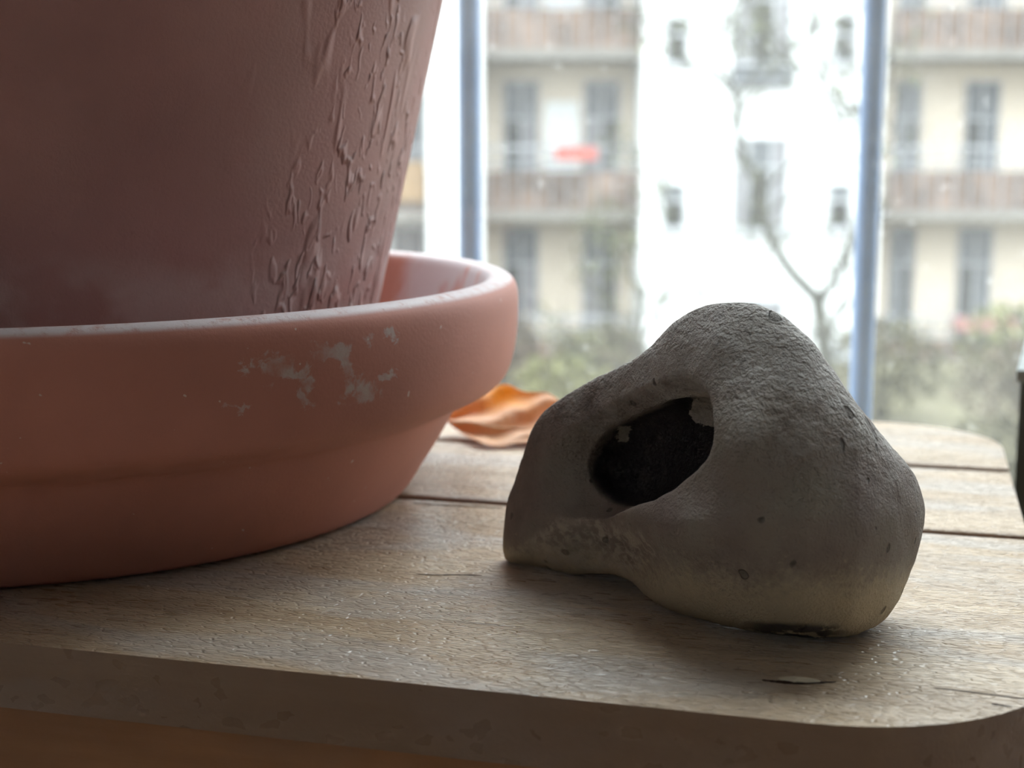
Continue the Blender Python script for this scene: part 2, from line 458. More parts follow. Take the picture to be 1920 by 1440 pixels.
# splits in the front plank
def sliver(name, pts, w, mat, z=0.00006, h=0.0):
    P = catmull(pts, 6, False); n = len(P); V = []; Fc = []
    for i, p in enumerate(P):
        d = P[min(i+1, n-1)]-P[max(i-1, 0)]; d = d/np.linalg.norm(d); nn = np.array((-d[1], d[0]))
        t = i/(n-1); ww = w*(math.sin(math.pi*min(1, max(0.0, 0.04+0.92*t)))**0.6)*(0.75+0.5*mnoise.noise((p[0]*900, p[1]*900, 1)))
        for sgn in (-1, 1):
            q = p+nn*ww*sgn*0.5
            V.append((q[0], q[1], TZ+z+(h*math.sin(math.pi*t) if sgn > 0 else 0)))
        for sgn in (-1, 1):
            q = p+nn*ww*sgn*0.5
            V.append((q[0], q[1], TZ-0.0004))
    for i in range(n-1):
        a = i*4; b = a+4
        Fc += [(a, b, b+1, a+1), (a+2, a, a+1, a+3)[::-1] if i == 0 else (a, a+2, b+2, b), (a+1, b+1, b+3, a+3), (a+2, a+3, b+3, b+2)]
    link(name, mesh_from(name, V, Fc), mat, tab)
ca, sa = math.cos(R(-YAW)), math.sin(R(-YAW))
def uv(x, y): return np.array((x*ca-y*sa, x*sa+y*ca))
sliver('crack', [uv(0.0945, 0.3142), uv(0.0995, 0.3127), uv(0.106, 0.3102), uv(0.1135, 0.3074), uv(0.121, 0.305)], 0.0009, M_CRACK)
sliver('crack', [uv(0.1045, 0.3047), uv(0.1065, 0.3038), uv(0.1085, 0.3028)], 0.0015, M_CRACK)
sliver('crack', [uv(0.0570, 0.3192), uv(0.0605, 0.3180), uv(0.0655, 0.3172), uv(0.0735, 0.3180)], 0.0022, M_CRACK)
sliver('splinter', [uv(0.0608, 0.3198), uv(0.0650, 0.3186), uv(0.0700, 0.3181)], 0.0026, M_SPLINTER, 0.0002, 0.0005)
sliver('crack', [uv(-0.0275, 0.4030), uv(-0.021, 0.4022), uv(-0.015, 0.4024), uv(-0.0085, 0.4016)], 0.0012, M_CRACK)
sliver('crack', [uv(-0.0030, 0.4800), uv(-0.012, 0.4826), uv(-0.022, 0.4842), uv(-0.034, 0.4875)], 0.0016, M_CRACK)

# ------------------------------------------------------------------ saucer and pot
AX, AY = -0.167, 0.5124
sau_prof = [(0.0, 0.0), (0.1235, 0.0), (0.1265, 0.0004), (0.1296, 0.0016), (0.1316, 0.0038), (0.1350, 0.0092), (0.1403, 0.0175), (0.1450, 0.0255), (0.1482, 0.0315),
            (0.1510, 0.0340), (0.1575, 0.0368), (0.1630, 0.0398), (0.1660, 0.0438), (0.1679, 0.0505), (0.1690, 0.0590), (0.1692, 0.0660),
            (0.1689, 0.0708), (0.1678, 0.0738), (0.1655, 0.0756), (0.1625, 0.0762), (0.1598, 0.0757), (0.1580, 0.0742), (0.1568, 0.0715),
            (0.1530, 0.0600), (0.1470, 0.0430), (0.1410, 0.0250), (0.1370, 0.0130), (0.1340, 0.0095), (0.1290, 0.0080), (0.0, 0.0080)]
sau_prof = [tuple(p) for p in catmull(sau_prof[1:-1], 3, False)]
sau_prof = [(0.0, 0.0)] + sau_prof + [(0.0, 0.0080)]
sm = lathe('plant_saucer', sau_prof, 256, False, True, R(75))
sau = link('plant_saucer', sm, M_SAUCER, None, (AX, AY, 0.0))
tag(sau, 'deep terracotta saucer with thick rim and chalky splashes under the flower pot', 'saucer')

pz = 0.0082
def pr(z): return 0.1200+(z-0.0659)*0.2267
pot = tag(empty('flower_pot', (AX, AY, pz)), 'large tapered terracotta flower pot standing in a deep saucer', 'flower pot')
zt = 0.235
prof = [(0.0, 0.0), (pr(pz)-0.003, 0.0), (pr(pz+0.002), 0.002)]
for k in range(1, 21):
    z = pz+0.004+(0.190-0.012)*k/20; prof.append((pr(z), z-pz))
prof += [(pr(0.190)+0.010, 0.190-pz), (pr(0.194)+0.012, 0.194-pz), (pr(zt)+0.009, zt-0.005-pz), (pr(zt)+0.005, zt-pz), (pr(zt)-0.006, zt-pz), (pr(zt)-0.010, zt-0.004-pz),
         (pr(0.17)-0.011, 0.17-pz), (pr(0.03)-0.011, 0.03-pz), (0.0, 0.03-pz)]
pb = link('pot_body', lathe('pot_body', prof, 256, False, True, R(50)), M_POT, pot)
# soil: slightly domed disc inside
sp = [(0.0, 0.207-pz)] + [(pr(0.195)*k/10-0.0105*(k/10), 0.207-0.010*(k/10)**2-pz) for k in range(1, 11)]
link('soil', lathe('soil', [(r, z) for r, z in sp][::-1], 96, False, True), M_SOIL, pot)

# ------------------------------------------------------------------ the stone with a hole
S_ORG = np.array((0.05256720646, 0.372, 0.03738216331))
S_EX = np.array((0.99016286643, -0.13991961245, 0.0))
S_EY = np.array((0.03005115348, 0.21266165441, 0.9766636826))
S_EZ = np.array((0.13665440397, 0.9670561115, -0.21477441906))
S_OUT = [(-59.9,-28.3),(-60.9,-22.1),(-59.5,-11.1),(-57.4,-4.8),(-55.4,1.4),(-53.0,7.5),(-50.5,11.6),(-46.8,16.1),(-40.1,20.3),(-33.9,23.5),
         (-27.6,26.0),(-20.8,28.4),(-17.9,30.6),(-14.3,34.4),(-9.5,38.0),(-4.8,40.5),(-0.3,41.3),(4.9,41.1),(9.3,40.3),(14.5,38.0),(18.3,35.5),
         (23.5,30.9),(28.2,25.3),(33.0,18.5),(38.8,12.3),(45.0,5.4),(49.8,0.2),(52.4,-5.3),(53.6,-10.1),(53.3,-14.9),(51.6,-21.8),(49.5,-27.2),
         (46.6,-32.6),(42.2,-36.8),(38.0,-38.9),(33.8,-40.0),(27.2,-40.6),(18.1,-40.7),(8.9,-39.9),(-0.5,-38.8),(-10.2,-37.0),(-16.1,-34.6),
         (-22.3,-31.1),(-27.0,-29.9),(-33.4,-30.3),(-39.8,-30.8),(-48.0,-30.0),(-55.4,-29.5)]          # millimetres
S_WX = [-62.9,-48.0,-33.4,-22.3,-10.4,-0.7,8.5,21.5,33.2,41.7,55.8]
S_W0 = [44.2,37.4,28.3,16.7,2.1,-6.6,-11.1,-12.9,-11.9,-4.9,11.7]

def smax(a, b, k):
    h = np.clip(0.5+0.5*(a-b)/k, 0, 1)
    return b+(a-b)*h+k*h*(1-h)

def poly_sd(P, X, Y):
    n = len(P); d2 = np.full(X.shape, 1e9); inside = np.zeros(X.shape, bool)
    for i in range(n):
        a = P[i]; b = P[(i+1) % n]; e = b-a
        wx, wy = X-a[0], Y-a[1]
        t = np.clip((wx*e[0]+wy*e[1])/max(1e-9, e@e), 0, 1)
        d2 = np.minimum(d2, (wx-e[0]*t)**2+(wy-e[1]*t)**2)
        c = ((a[1] > Y) != (b[1] > Y)) & (X < (b[0]-a[0])*(Y-a[1])/((b[1]-a[1]) if b[1] != a[1] else 1e-9)+a[0])
        inside ^= c
    return np.where(inside, 1, -1)*np.sqrt(d2)

def surface_nets(Fv, org, st):
    nx, ny, nz = Fv.shape
    neg = Fv < 0
    c = np.zeros((nx-1, ny-1, nz-1), np.uint8)
    for dx in (0, 1):
        for dy in (0, 1):
            for dz in (0, 1):
                c += neg[dx:nx-1+dx, dy:ny-1+dy, dz:nz-1+dz]
    act = np.argwhere((c > 0) & (c < 8))
    idx = np.full(c.shape, -1, np.int64); idx[tuple(act.T)] = np.arange(len(act))
    corners = [(a, b, d) for a in (0, 1) for b in (0, 1) for d in (0, 1)]
    val = {q: Fv[act[:, 0]+q[0], act[:, 1]+q[1], act[:, 2]+q[2]] for q in corners}
    acc = np.zeros((len(act), 3)); cnt = np.zeros(len(act))
    for q in corners:
        for ax in range(3):
            if q[ax] == 0:
                r = list(q); r[ax] = 1; r = tuple(r)
                va, vb = val[q], val[r]; m = (va < 0) != (vb < 0)
                t = np.where(m, va/np.where(m, va-vb, 1), 0)
                p = np.tile(np.array(q, float), (len(act), 1)); p[:, ax] = t
                acc[m] += p[m]; cnt[m] += 1
    V = (act+acc/cnt[:, None])*st+np.array(org)
    quads = []
    for ax in range(3):
        b, d = [(1, 2), (2, 0), (0, 1)][ax]
        sl0 = [slice(1, -1)]*3; sl1 = [slice(1, -1)]*3
        sl0[ax] = slice(0, -1); sl1[ax] = slice(1, None)
        n0, n1 = neg[tuple(sl0)], neg[tuple(sl1)]
        e = np.argwhere(n0 != n1); flip = n0[tuple(e.T)]
        off = np.ones(3, int); off[ax] = 0
        e = e+off
        def cell(db, dd):
            q = e.copy(); q[:, b] -= db; q[:, d] -= dd
            return idx[tuple(q.T)]
        Q = np.stack([cell(1, 1), cell(0, 1), cell(0, 0), cell(1, 0)], 1)
        Q[~flip] = Q[~flip][:, ::-1]
        quads.append(Q)
    Q = np.vstack(quads)
    return V, Q[(Q >= 0).all(1)]

def vnoise(P, freq, seed=0.0):
    """smooth lattice value noise, vectorised"""
    p = P*freq+seed*17.31+1000.0
    i = np.floor(p).astype(np.int64); f = p-i; f = f*f*(3-2*f)
    def h(a, b, c):
        n = (a*73856093) ^ (b*19349663) ^ (c*83492791)
        n = (n ^ (n >> 13))*1274126177
        return ((n ^ (n >> 16)) & 0xffff)/65535.0
    r = 0
    for a in (0, 1):
        for b in (0, 1):
            for c in (0, 1):
                w = (f[:, 0] if a else 1-f[:, 0])*(f[:, 1] if b else 1-f[:, 1])*(f[:, 2] if c else 1-f[:, 2])
                r = r+w*h(i[:, 0]+a, i[:, 1]+b, i[:, 2]+c)
    return r-0.5

def build_stone():
    st = 0.62
    xs = np.arange(-66, 59, st); ys = np.arange(-46, 47, st); zs = np.arange(-40, 34, st)
    P = catmull(S_OUT, 4)
    X2, Y2 = np.meshgrid(xs, ys, indexing='ij')
    d = poly_sd(P, X2, Y2)
    for _ in range(3):                                            # soften the medial creases inside
        q = d.copy()
        k = 2
        acc = sum(np.roll(np.roll(d, a, 0), b, 1) for a in (-k, 0, k) for b in (-k, 0, k))/9
        w = np.clip(d/8, 0, 1)
        d = q*(1-w)+acc*w
    def G(cx, cy, sx, sy): return np.exp(-((X2-cx)/sx)**2-((Y2-cy)/sy)**2)
    D = 33.0
    e = np.clip(1-d/D, 0, None)
    P2 = P.copy(); P2[:, 1] = np.where((P[:, 1] < -20) & (P[:, 0] < 2) & (P[:, 0] > -54), P[:, 1]-30, P[:, 1])
    e2 = np.clip(1-poly_sd(P2, X2, Y2)/D, 0, None)
    Tf = 15+10*np.clip((X2+40)/60, 0, 1)-0.42*5.0*np.log1p(np.exp(np.clip((Y2-(6+0.12*X2))/5.0, -30, 30)))
    Tf = Tf+4*G(24, -12, 22, 20)+10.0*G(-11, -15, 16, 8)-4.0*G(-33, -22, 8, 8)+2.0*G(-5, 31, 12, 8)+4.5*G(6, 4, 6, 14)-2.5*G(34, 2, 8, 10)
    Tf = np.maximum(Tf, 7)
    Tb = 16+10*np.clip((X2+50)/70, 0, 1)
    Z = zs[None, None, :]
    T = np.where(Z < 0, Tf[..., None], Tb[..., None])
    bl = np.clip((Z-8)/6, 0, 1)                                      # the back of the arch reaches down to the table
    F = ((Z/T)**2+(e**2)[..., None]*(1-bl)+(e2**2)[..., None]*bl-1).astype(np.float32)
    # the hole: a leaning tunnel, flared on its left and upper side
    ca_, sa_ = math.cos(R(22)), math.sin(R(22))
    cx = -19.5+0.42*(Z+12); cy = 3.6+0.04*(Z+12)
    dx = X2[..., None]-cx; dy = Y2[..., None]-cy
    a = dx*ca_+dy*sa_; b = -dx*sa_+dy*ca_
    fl = np.clip((-Z-2)/16, 0, 1.6)
    A = np.where(a < 0, 20.0*(1+1.05*fl), 22.5*(1+0.05*fl))
    B = np.where(b > 0, 11.5*(1+1.05*fl), 12.6*(1+0.08*fl))
    zend = np.clip((Z-9)/8, 0, None)
    C = 1-((np.abs(a)/A)**2.3+(np.abs(b)/B)**2.3)-zend**2
    C = (C*0.9).astype(np.float32)
    F = smax(F, C, 0.15)
    V, Q = surface_nets(F, (xs[0], ys[0], zs[0]), st)
    # how far inside the hole a vertex lies (used by the material for dark flint and the hole's painted shade)
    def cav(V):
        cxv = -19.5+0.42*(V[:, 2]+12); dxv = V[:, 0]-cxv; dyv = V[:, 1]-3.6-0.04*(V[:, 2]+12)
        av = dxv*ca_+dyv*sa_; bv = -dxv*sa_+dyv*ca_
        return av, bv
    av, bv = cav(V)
    core_shade = np.clip((V[:, 2]+8-0.30*np.clip(bv, 0, 20))/12, 0, 1)*((np.abs(av) < 27) & (np.abs(bv) < 16) & (V[:, 2] < 18) & (V[:, 2] > -14))
    w0 = np.interp(V[:, 0], S_WX, S_W0)
    w0 = w0-0.205*(V[:, 1]+28)
    loc = V.copy(); loc[:, 2] += w0
    # worn lumps and small pits, all along the normal
    n = np.zeros_like(loc)
    p = loc[Q]
    fn = np.cross(p[:, 2]-p[:, 0], p[:, 3]-p[:, 1])
    for k in range(4): np.add.at(n, Q[:, k], fn)
    n /= np.linalg.norm(n, axis=1)[:, None]+1e-9
    low = 1.3*vnoise(loc, 0.055, 1)+0.7*vnoise(loc, 0.13, 2)+0.30*vnoise(loc, 0.32, 3)+0.14*vnoise(loc, 0.8, 4)
    crust = np.clip(1-np.hypot((V[:, 0]+32)/16, (V[:, 1]+22)/8), 0, 1)*np.where(V[:, 2] < 0, 1, 0)
    low = low+crust*1.6*np.clip(vnoise(loc, 0.45, 6)*3, -1, 0.6)
    loc = loc+n*low[:, None]
    W = S_ORG+(loc[:, :1]*S_EX+loc[:, 1:2]*S_EY+loc[:, 2:]*S_EZ)/1000
    W[:, 2] = np.maximum(W[:, 2], 0.00015)                    # flat resting face on the table
    base = np.array((0.060, 0.372, 0.0))
    me = bpy.data.meshes.new('holed_stone')
    me.from_pydata((W-base).tolist(), [], Q.tolist())
    me.update()
    me.polygons.foreach_set('use_smooth', [True]*len(me.polygons))
    at = me.attributes.new('core_shade', 'FLOAT', 'POINT'); at.data.foreach_set('value', core_shade.astype(np.float32))
    at = me.attributes.new('face_xy', 'FLOAT_VECTOR', 'POINT')
    at.data.foreach_set('vector', np.stack([V[:, 0], V[:, 1], V[:, 2]], 1).astype(np.float32).ravel())
    return me, base

def stone_mat():
    s = NM('dusty_flint_cortex', (0.3, 0.25, 0.22), 0.85, 0.25)
    v = s.coord('Object')
    fa = s.node('ShaderNodeAttribute', attribute_name='face_xy'); sx = s.node('ShaderNodeSeparateXYZ'); s.lk(fa.outputs['Vector'], sx.inputs[0])
    X, Y, Zs = sx.outputs['X'], sx.outputs['Y'], sx.outputs['Z']
    co = s.node('ShaderNodeAttribute', attribute_name='core_shade')
    n1 = s.noise(v, 38, 5, 0.6); n2 = s.noise(v, 120, 5, 0.62); n3 = s.noise(v, 620, 3, 0.6); n4 = s.noise(v, 1500, 2, 0.6)
    col = s.ramp(n1, [(0.30, (0.20, 0.155, 0.14)), (0.52, (0.27, 0.225, 0.195)), (0.72, (0.31, 0.28, 0.235))])
    # pale chalky dust clinging to the upper part
    up = s.rng(s.math('ADD', s.math('MULTIPLY', Y, 0.022), s.math('ADD', n2, s.math('MULTIPLY', X, 0.004))), 0.55, 1.15)
    col = s.mix(s.math('MULTIPLY', up, 0.7), col, (0.50, 0.475, 0.44))
    # cream weathered rind along the underside
    rind = s.rng(s.math('ADD', s.math('MULTIPLY', Y, -0.05), s.math('ADD', s.math('MULTIPLY', n1, 0.8), s.math('MULTIPLY', n3, 0.5))), 1.66, 2.25)
    rind2 = s.rng(s.math('ADD', s.math('MULTIPLY', Y, -0.05), s.math('ADD', s.math('MULTIPLY', n2, 2.0), s.math('MULTIPLY', n3, 1.0))), 2.75, 3.1)
    rr = s.math('MAXIMUM', s.math('MULTIPLY', rind, 0.85), s.math('MULTIPLY', rind2, 0.7))
    col = s.mix(rr, col, (0.54, 0.45, 0.31))
    cd = s.math('POWER', s.math('ADD', s.math('POWER', s.math('DIVIDE', s.math('ADD', X, 33), 17), 2.0), s.math('POWER', s.math('DIVIDE', s.math('ADD', Y, 22), 8), 2.0)), 0.5)
    crustm = s.math('MULTIPLY', s.rng(s.math('ADD', cd, s.math('MULTIPLY', n2, 1.2)), 1.75, 1.35), s.rng(s.noise(v, 330, 4, 0.65), 0.42, 0.58))
    col = s.mix(s.math('MULTIPLY', crustm, 0.8), col, (0.47, 0.40, 0.32))
    # dark chipped flint at the foot
    foot = s.math('MULTIPLY', s.rng(Y, -35.8, -37.4), s.math('MULTIPLY', s.rng(X, 4, 14), s.rng(X, 36, 26)))
    foot = s.math('MULTIPLY', foot, s.rng(n2, 0.44, 0.50))
    col = s.mix(foot, col, (0.085, 0.075, 0.07))
    # crisp dark flint in the hole, its shade painted in by depth, a few pale chips
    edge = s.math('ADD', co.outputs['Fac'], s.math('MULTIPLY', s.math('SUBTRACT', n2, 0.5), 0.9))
    core_shade_m = s.math('MAXIMUM', s.rng(edge, 0.30, 1.05), s.math('MULTIPLY', s.rng(edge, 0.36, 0.42), s.rng(X, -18, -8)))
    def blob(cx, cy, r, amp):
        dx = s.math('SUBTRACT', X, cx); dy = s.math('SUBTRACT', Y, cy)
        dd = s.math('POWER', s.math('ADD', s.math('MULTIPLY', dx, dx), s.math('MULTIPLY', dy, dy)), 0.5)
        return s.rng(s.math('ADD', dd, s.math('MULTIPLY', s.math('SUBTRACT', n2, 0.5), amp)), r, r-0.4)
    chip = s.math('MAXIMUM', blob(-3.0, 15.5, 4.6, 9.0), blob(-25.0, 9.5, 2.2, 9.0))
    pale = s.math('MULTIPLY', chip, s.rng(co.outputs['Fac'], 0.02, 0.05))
    col = s.mix(s.math('MULTIPLY', core_shade_m, s.math('SUBTRACT', 1.0, pale)), col, (0.028, 0.024, 0.027))
    col = s.mix(pale, col, (0.42, 0.37, 0.31))
    pits = s.rng(s.noise(v, 170, 1, 0.4), 0.72, 0.76)
    col = s.mix(s.math('MULTIPLY', pits, 0.6), col, (0.10, 0.085, 0.075))
    grain = s.rng(s.math('ADD', s.math('MULTIPLY', Y, 0.02), s.math('ADD', n1, 0.0)), 0.25, 0.75, 0.25, 1.0)
    h = s.math('ADD', s.math('MULTIPLY', s.math('MULTIPLY', n3, grain), 1.0), s.math('MULTIPLY', n4, 0.35))
    h = s.math('SUBTRACT', h, s.math('MULTIPLY', pits, 0.8))
    s.set(Base_Color=col, Normal=s.bump(h, 0.0020, 1.0), Roughness=s.ramp(core_shade_m, [(0, (0.85,)*3), (1, (0.6,)*3)]))
    return s.m

sme, sbase = build_stone()
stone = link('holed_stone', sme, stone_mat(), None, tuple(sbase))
tag(stone, 'grey brown dusty flint stone with a dark natural hole lying on the wooden table', 'stone')

# ------------------------------------------------------------------ dry leaf
def leaf_mat():
    s = NM('dry_orange_leaf', (0.7, 0.35, 0.12), 0.55, 0.35)
    v = s.coord('Object')
    n = s.noise(v, 130, 5, 0.6); n2 = s.noise(v, 700, 3)
    at = s.node('ShaderNodeAttribute', attribute_name='tone')
    col = s.ramp(n, [(0.3, (0.72, 0.42, 0.22)), (0.7, (0.86, 0.60, 0.40))])
    col = s.mix(at.outputs['Fac'], col, (0.80, 0.38, 0.03))
    s.set(Base_Color=col, Normal=s.bump(n2, 0.0006, 0.8))
    tl = s.node('ShaderNodeBsdfTranslucent')
    s.lk(s.mix(at.outputs['Fac'], (0.75, 0.36, 0.12), (0.95, 0.45, 0.03)), tl.inputs['Color'])
    mx = s.node('ShaderNodeMixShader'); mx.inputs[0].default_value = 0.42
    s.lk(s.p.outputs[0], mx.inputs[1]); s.lk(tl.outputs[0], mx.inputs[2]); s.lk(mx.outputs[0], s.out.inputs['Surface'])
    return s.m
M_LEAF = leaf_mat()
M_VEIN = plain('dry_leaf_vein', (0.72, 0.50, 0.32), 0.6, 0.3, 0.1, 300)
lf = tag(empty('dry_leaf', (-0.003, 0.600, 0.0)), 'curled dry orange leaf lying on the table between saucer and stone', 'leaf')
def leaf_point(s, t):
    """s across (-1..1), t from the front edge lying on the wood (0) to the raised back edge (1)"""
    w = 0.0245*(0.80+0.20*math.sin(math.pi*(0.2+0.6*t)))
    x = s*w + 0.0022*math.sin(5*t+2*s)*(1-abs(s))
    front = -0.024*(1-abs(s)**1.6)*(1-t)**1.1
    y = front + 0.016*t - 0.004*s*s*t + 0.002*math.sin(7*s+1)
    edge = 0.0155 + 0.0022*math.cos(2.2*(s-0.1)) + 0.0009*math.sin(9*s+0.9)
    z = 0.0012 + edge*(t**1.5)*(1-(0.30 if s < 0 else 0.06)*abs(s)**2)
    z += 0.0050*abs(s)**2.6*(1-t)                                  # tips lifted
    fold = math.sin(13.0*(t-0.30*s-0.10*s*s)+0.4)*(t*(1-t)*4)**0.8
    z += 0.0016*fold*(1-0.4*abs(s)); y -= 0.0022*fold
    z += 0.0014*math.sin(4.2*s+0.4)**2*(1-t)**2
    z += 0.0007*mnoise.noise((s*4, t*5, 3.3))
    return Vector((x, y, max(z, 0.0006)))
def leaf_mesh():
    nu, nt = 56, 44; V = []; Fc = []; tone = []
    for side in (0, 1):
        for j in range(nt+1):
            for i in range(nu+1):
                s_ = -1+2*i/nu; t_ = j/nt
                # ragged outline: the blade narrows towards the corners
                ss = s_*(1-0.05*mnoise.noise((0.0, t_*9, 5))*abs(s_))
                p = leaf_point(ss, t_)
                V.append((p.x, p.y, p.z-0.00022*side)); tone.append(max(0, min(1, (t_-0.62)/0.2))*max(0, min(1, 1.25-abs(s_-0.05)*1.9)))
    N = (nu+1)*(nt+1)
    for j in range(nt):
        for i in range(nu):
            a = j*(nu+1)+i; q = (a, a+1, a+nu+2, a+nu+1)
            Fc.append(q); Fc.append(tuple(N+k for k in q[::-1]))
    ring = [i for i in range(nu+1)] + [(j)*(nu+1)+nu for j in range(1, nt+1)] + [nt*(nu+1)+i for i in range(nu-1, -1, -1)] + [j*(nu+1) for j in range(nt-1, 0, -1)]
    for a, b in zip(ring, ring[1:]+ring[:1]): Fc.append((b, a, N+a, N+b))
    me = mesh_from('blade', V, Fc, True, R(70))
    at = me.attributes.new('tone', 'FLOAT', 'POINT'); at.data.foreach_set('value', tone)
    return me
link('blade', leaf_mesh(), M_LEAF, lf)
V = []; Fc = []
mp = [leaf_point(-0.86+1.72*k/24, 0.36+0.05*math.sin(k/5)) + Vector((0, -0.0002, 0.0003)) for k in range(25)]
tube_into(V, Fc, mp, [0.0006*(1.15-k/24) for k in range(25)], 6)
link('midrib', mesh_from('midrib', V, Fc, True), M_VEIN, lf)

# ------------------------------------------------------------------ dark planter beside the table (its edge shows at the border)
M_PLANT = plain('dark_grey_green_plastic', (0.085, 0.105, 0.095), 0.45, 0.5, 0.1, 30)
M_BRIM = plain('worn_pale_plastic_edge', (0.20, 0.22, 0.21), 0.5, 0.4, 0.1, 60)
PX, PY, PZ = 0.2148, 0.612, 0.026
PA = R(-21)
pl = tag(empty('planter_box', (PX+0.08*math.cos(PA)-0.07*math.sin(PA), PY+0.08*math.sin(PA)+0.07*math.cos(PA), FLOOR_Z), PA), 'tall dark grey green planter box standing beside the table by the window', 'planter')
ph = PZ-FLOOR_Z
def planter_shell():
    bm = bmesh.new(); w, dpt, t = 0.08, 0.07, 0.006
    add_box(bm, -w, w, -dpt, -dpt+t, 0, ph); add_box(bm, -w, w, dpt-t, dpt, 0, ph)
    add_box(bm, -w, -w+t, -dpt+t, dpt-t, 0, ph); add_box(bm, w-t, w, -dpt+t, dpt-t, 0, ph)
    add_box(bm, -w+t, w-t, -dpt+t, dpt-t, 0.0, 0.01)
    return bm_mesh('shell', bm)
link('shell', planter_shell(), M_PLANT, pl)
boxes('brim', [(-0.0815, 0.0815, -0.0715, -0.064, ph-0.004, ph+0.001), (-0.0815, 0.0815, 0.064, 0.0715, ph-0.004, ph+0.001),
               (-0.0815, -0.074, -0.064, 0.064, ph-0.004, ph+0.001), (0.074, 0.0815, -0.064, 0.064, ph-0.004, ph+0.001)], M_BRIM, pl)
boxes('soil', [(-0.074, 0.074, -0.064, 0.064, ph-0.035, ph-0.03)], M_SOIL, pl)

# ------------------------------------------------------------------ outside: courtyard, opposite house, trees
GZ = -4.0
M_LAWN = NM('winter_lawn', (0.3, 0.3, 0.17), 0.95, 0.1)
vv = M_LAWN.coord('Object')
M_LAWN.set(Base_Color=M_LAWN.ramp(M_LAWN.noise(vv, 0.8, 6, 0.65), [(0.3, (0.068, 0.064, 0.034)), (0.5, (0.10, 0.088, 0.058)), (0.7, (0.085, 0.08, 0.04))]))
struct(boxes('courtyard_ground', [(-40, 40, 1.6, 60, GZ-0.3, GZ)], M_LAWN.m))
# own house wall below and around the window is the room's back wall; the ground starts beyond it

M_WHITE = plain('white_render', (0.50, 0.50, 0.49), 0.9, 0.1, 0.02, 0.7)
M_BEIGE = plain('beige_render', (0.44, 0.375, 0.30), 0.9, 0.1, 0.10, 0.6)
M_SLAB = plain('grey_concrete', (0.136, 0.126, 0.112), 0.9, 0.1, 0.1, 2)
M_RAIL = plain('pale_rail_paint', (0.184, 0.187, 0.194), 0.6, 0.3, 0.05, 3)
M_PARA = plain('brown_grey_parapet', (0.114, 0.078, 0.059), 0.8, 0.2, 0.45, 1.6)
M_DARK = plain('dark_window_glass', (0.011, 0.010, 0.007), 0.5, 0.4, 0.15, 2)
M_GREYP = plain('greyish_window_glass', (0.068, 0.071, 0.075), 0.5, 0.4, 0.1, 2)
M_CURT = plain('pale_curtained_glass', (0.129, 0.122, 0.126), 0.5, 0.4, 0.06, 2)
M_WINF = plain('white_window_wood', (0.245, 0.248, 0.252), 0.6, 0.3, 0.03, 3)
M_TAN = plain('tan_awning_cloth', (0.184, 0.122, 0.068), 0.9, 0.1, 0.08, 2)
M_ROOF = plain('red_brown_roof_tiles', (0.204, 0.109, 0.075), 0.9, 0.1, 0.2, 3)

B = tag(empty('apartment_building', (3.0, 29.0, GZ)), 'pale apartment house with white projecting bay and recessed balconies across the courtyard', 'building')
bo = B.location
TOPZ = 15.0
boxes('bay_wall', [(2.46, 6.98, 28.0, 30.2, GZ, TOPZ)], M_WHITE, B, bo)
boxes('pier_wall', [(-1.60, -0.55, 28.0, 30.2, GZ, TOPZ)], M_WHITE, B, bo)
boxes('recess_wall', [(-0.55, 2.46, 30.0, 30.4, GZ, TOPZ)], M_BEIGE, B, bo)
boxes('recess_wall', [(6.98, 16.0, 30.0, 30.4, GZ, TOPZ)], M_BEIGE, B, bo)
boxes('recess_wall', [(-12.0, -1.60, 30.0, 30.4, GZ, TOPZ)], M_WHITE, B, bo)
boxes('drainpipe', [(7.02, 7.20, 29.7, 29.95, GZ, TOPZ)], M_WHITE, B, bo)
bmr = bmesh.new()
rv = [bmr.verts.new((p[0]-bo[0], p[1]-bo[1], p[2]-bo[2])) for p in ((-12, 27.5, TOPZ), (16, 27.5, TOPZ), (16, 36, TOPZ), (-12, 36, TOPZ), (-12, 32, TOPZ+2.4), (16, 32, TOPZ+2.4))]
for f in ((0, 1, 5, 4), (2, 3, 4, 5), (0, 4, 3), (1, 2, 5), (3, 2, 1, 0)): bmr.faces.new([rv[i] for i in f])
link('roof', bm_mesh('roof', bmr), M_ROOF, B)
boxes('house_block', [(-12, 16, 30.4, 35.9, GZ, TOPZ)], M_BEIGE, B, bo)

def window(x0, x1, z0, z1, y, cols, transom, mats, tmat, sill=True):
    """frame with its panes: cols = relative sash edges, mats = pane materials below the transom"""
    f = 0.05; bars = [(x0, x1, y-0.07, y, z1-f, z1), (x0, x1, y-0.07, y, z0, z0+f)]
    w = x1-x0; zs_ = z0+(z1-z0)*transom
    bars.append((x0, x1, y-0.06, y, zs_-0.03, zs_+0.03))
    for c in cols: bars.append((x0+c*(w-f), x0+c*(w-f)+f, y-0.07, y, z0+f, z1-f))
    if sill: bars.append((x0-0.06, x1+0.06, y-0.14, y, z0-0.07, z0))
    fr = boxes('window', bars, M_WINF, B, bo)
    for i in range(len(cols)-1):
        a, b = x0+cols[i]*(w-f)+f, x0+cols[i+1]*(w-f)
        boxes('pane', [(a, b, y-0.03, y-0.01, z0+f, zs_-0.03)], mats[i], fr, bo)
        if tmat: boxes('pane', [(a, b, y-0.03, y-0.01, zs_+0.03, z1-f)], tmat[i] if isinstance(tmat, list) else tmat, fr, bo)
    return fr
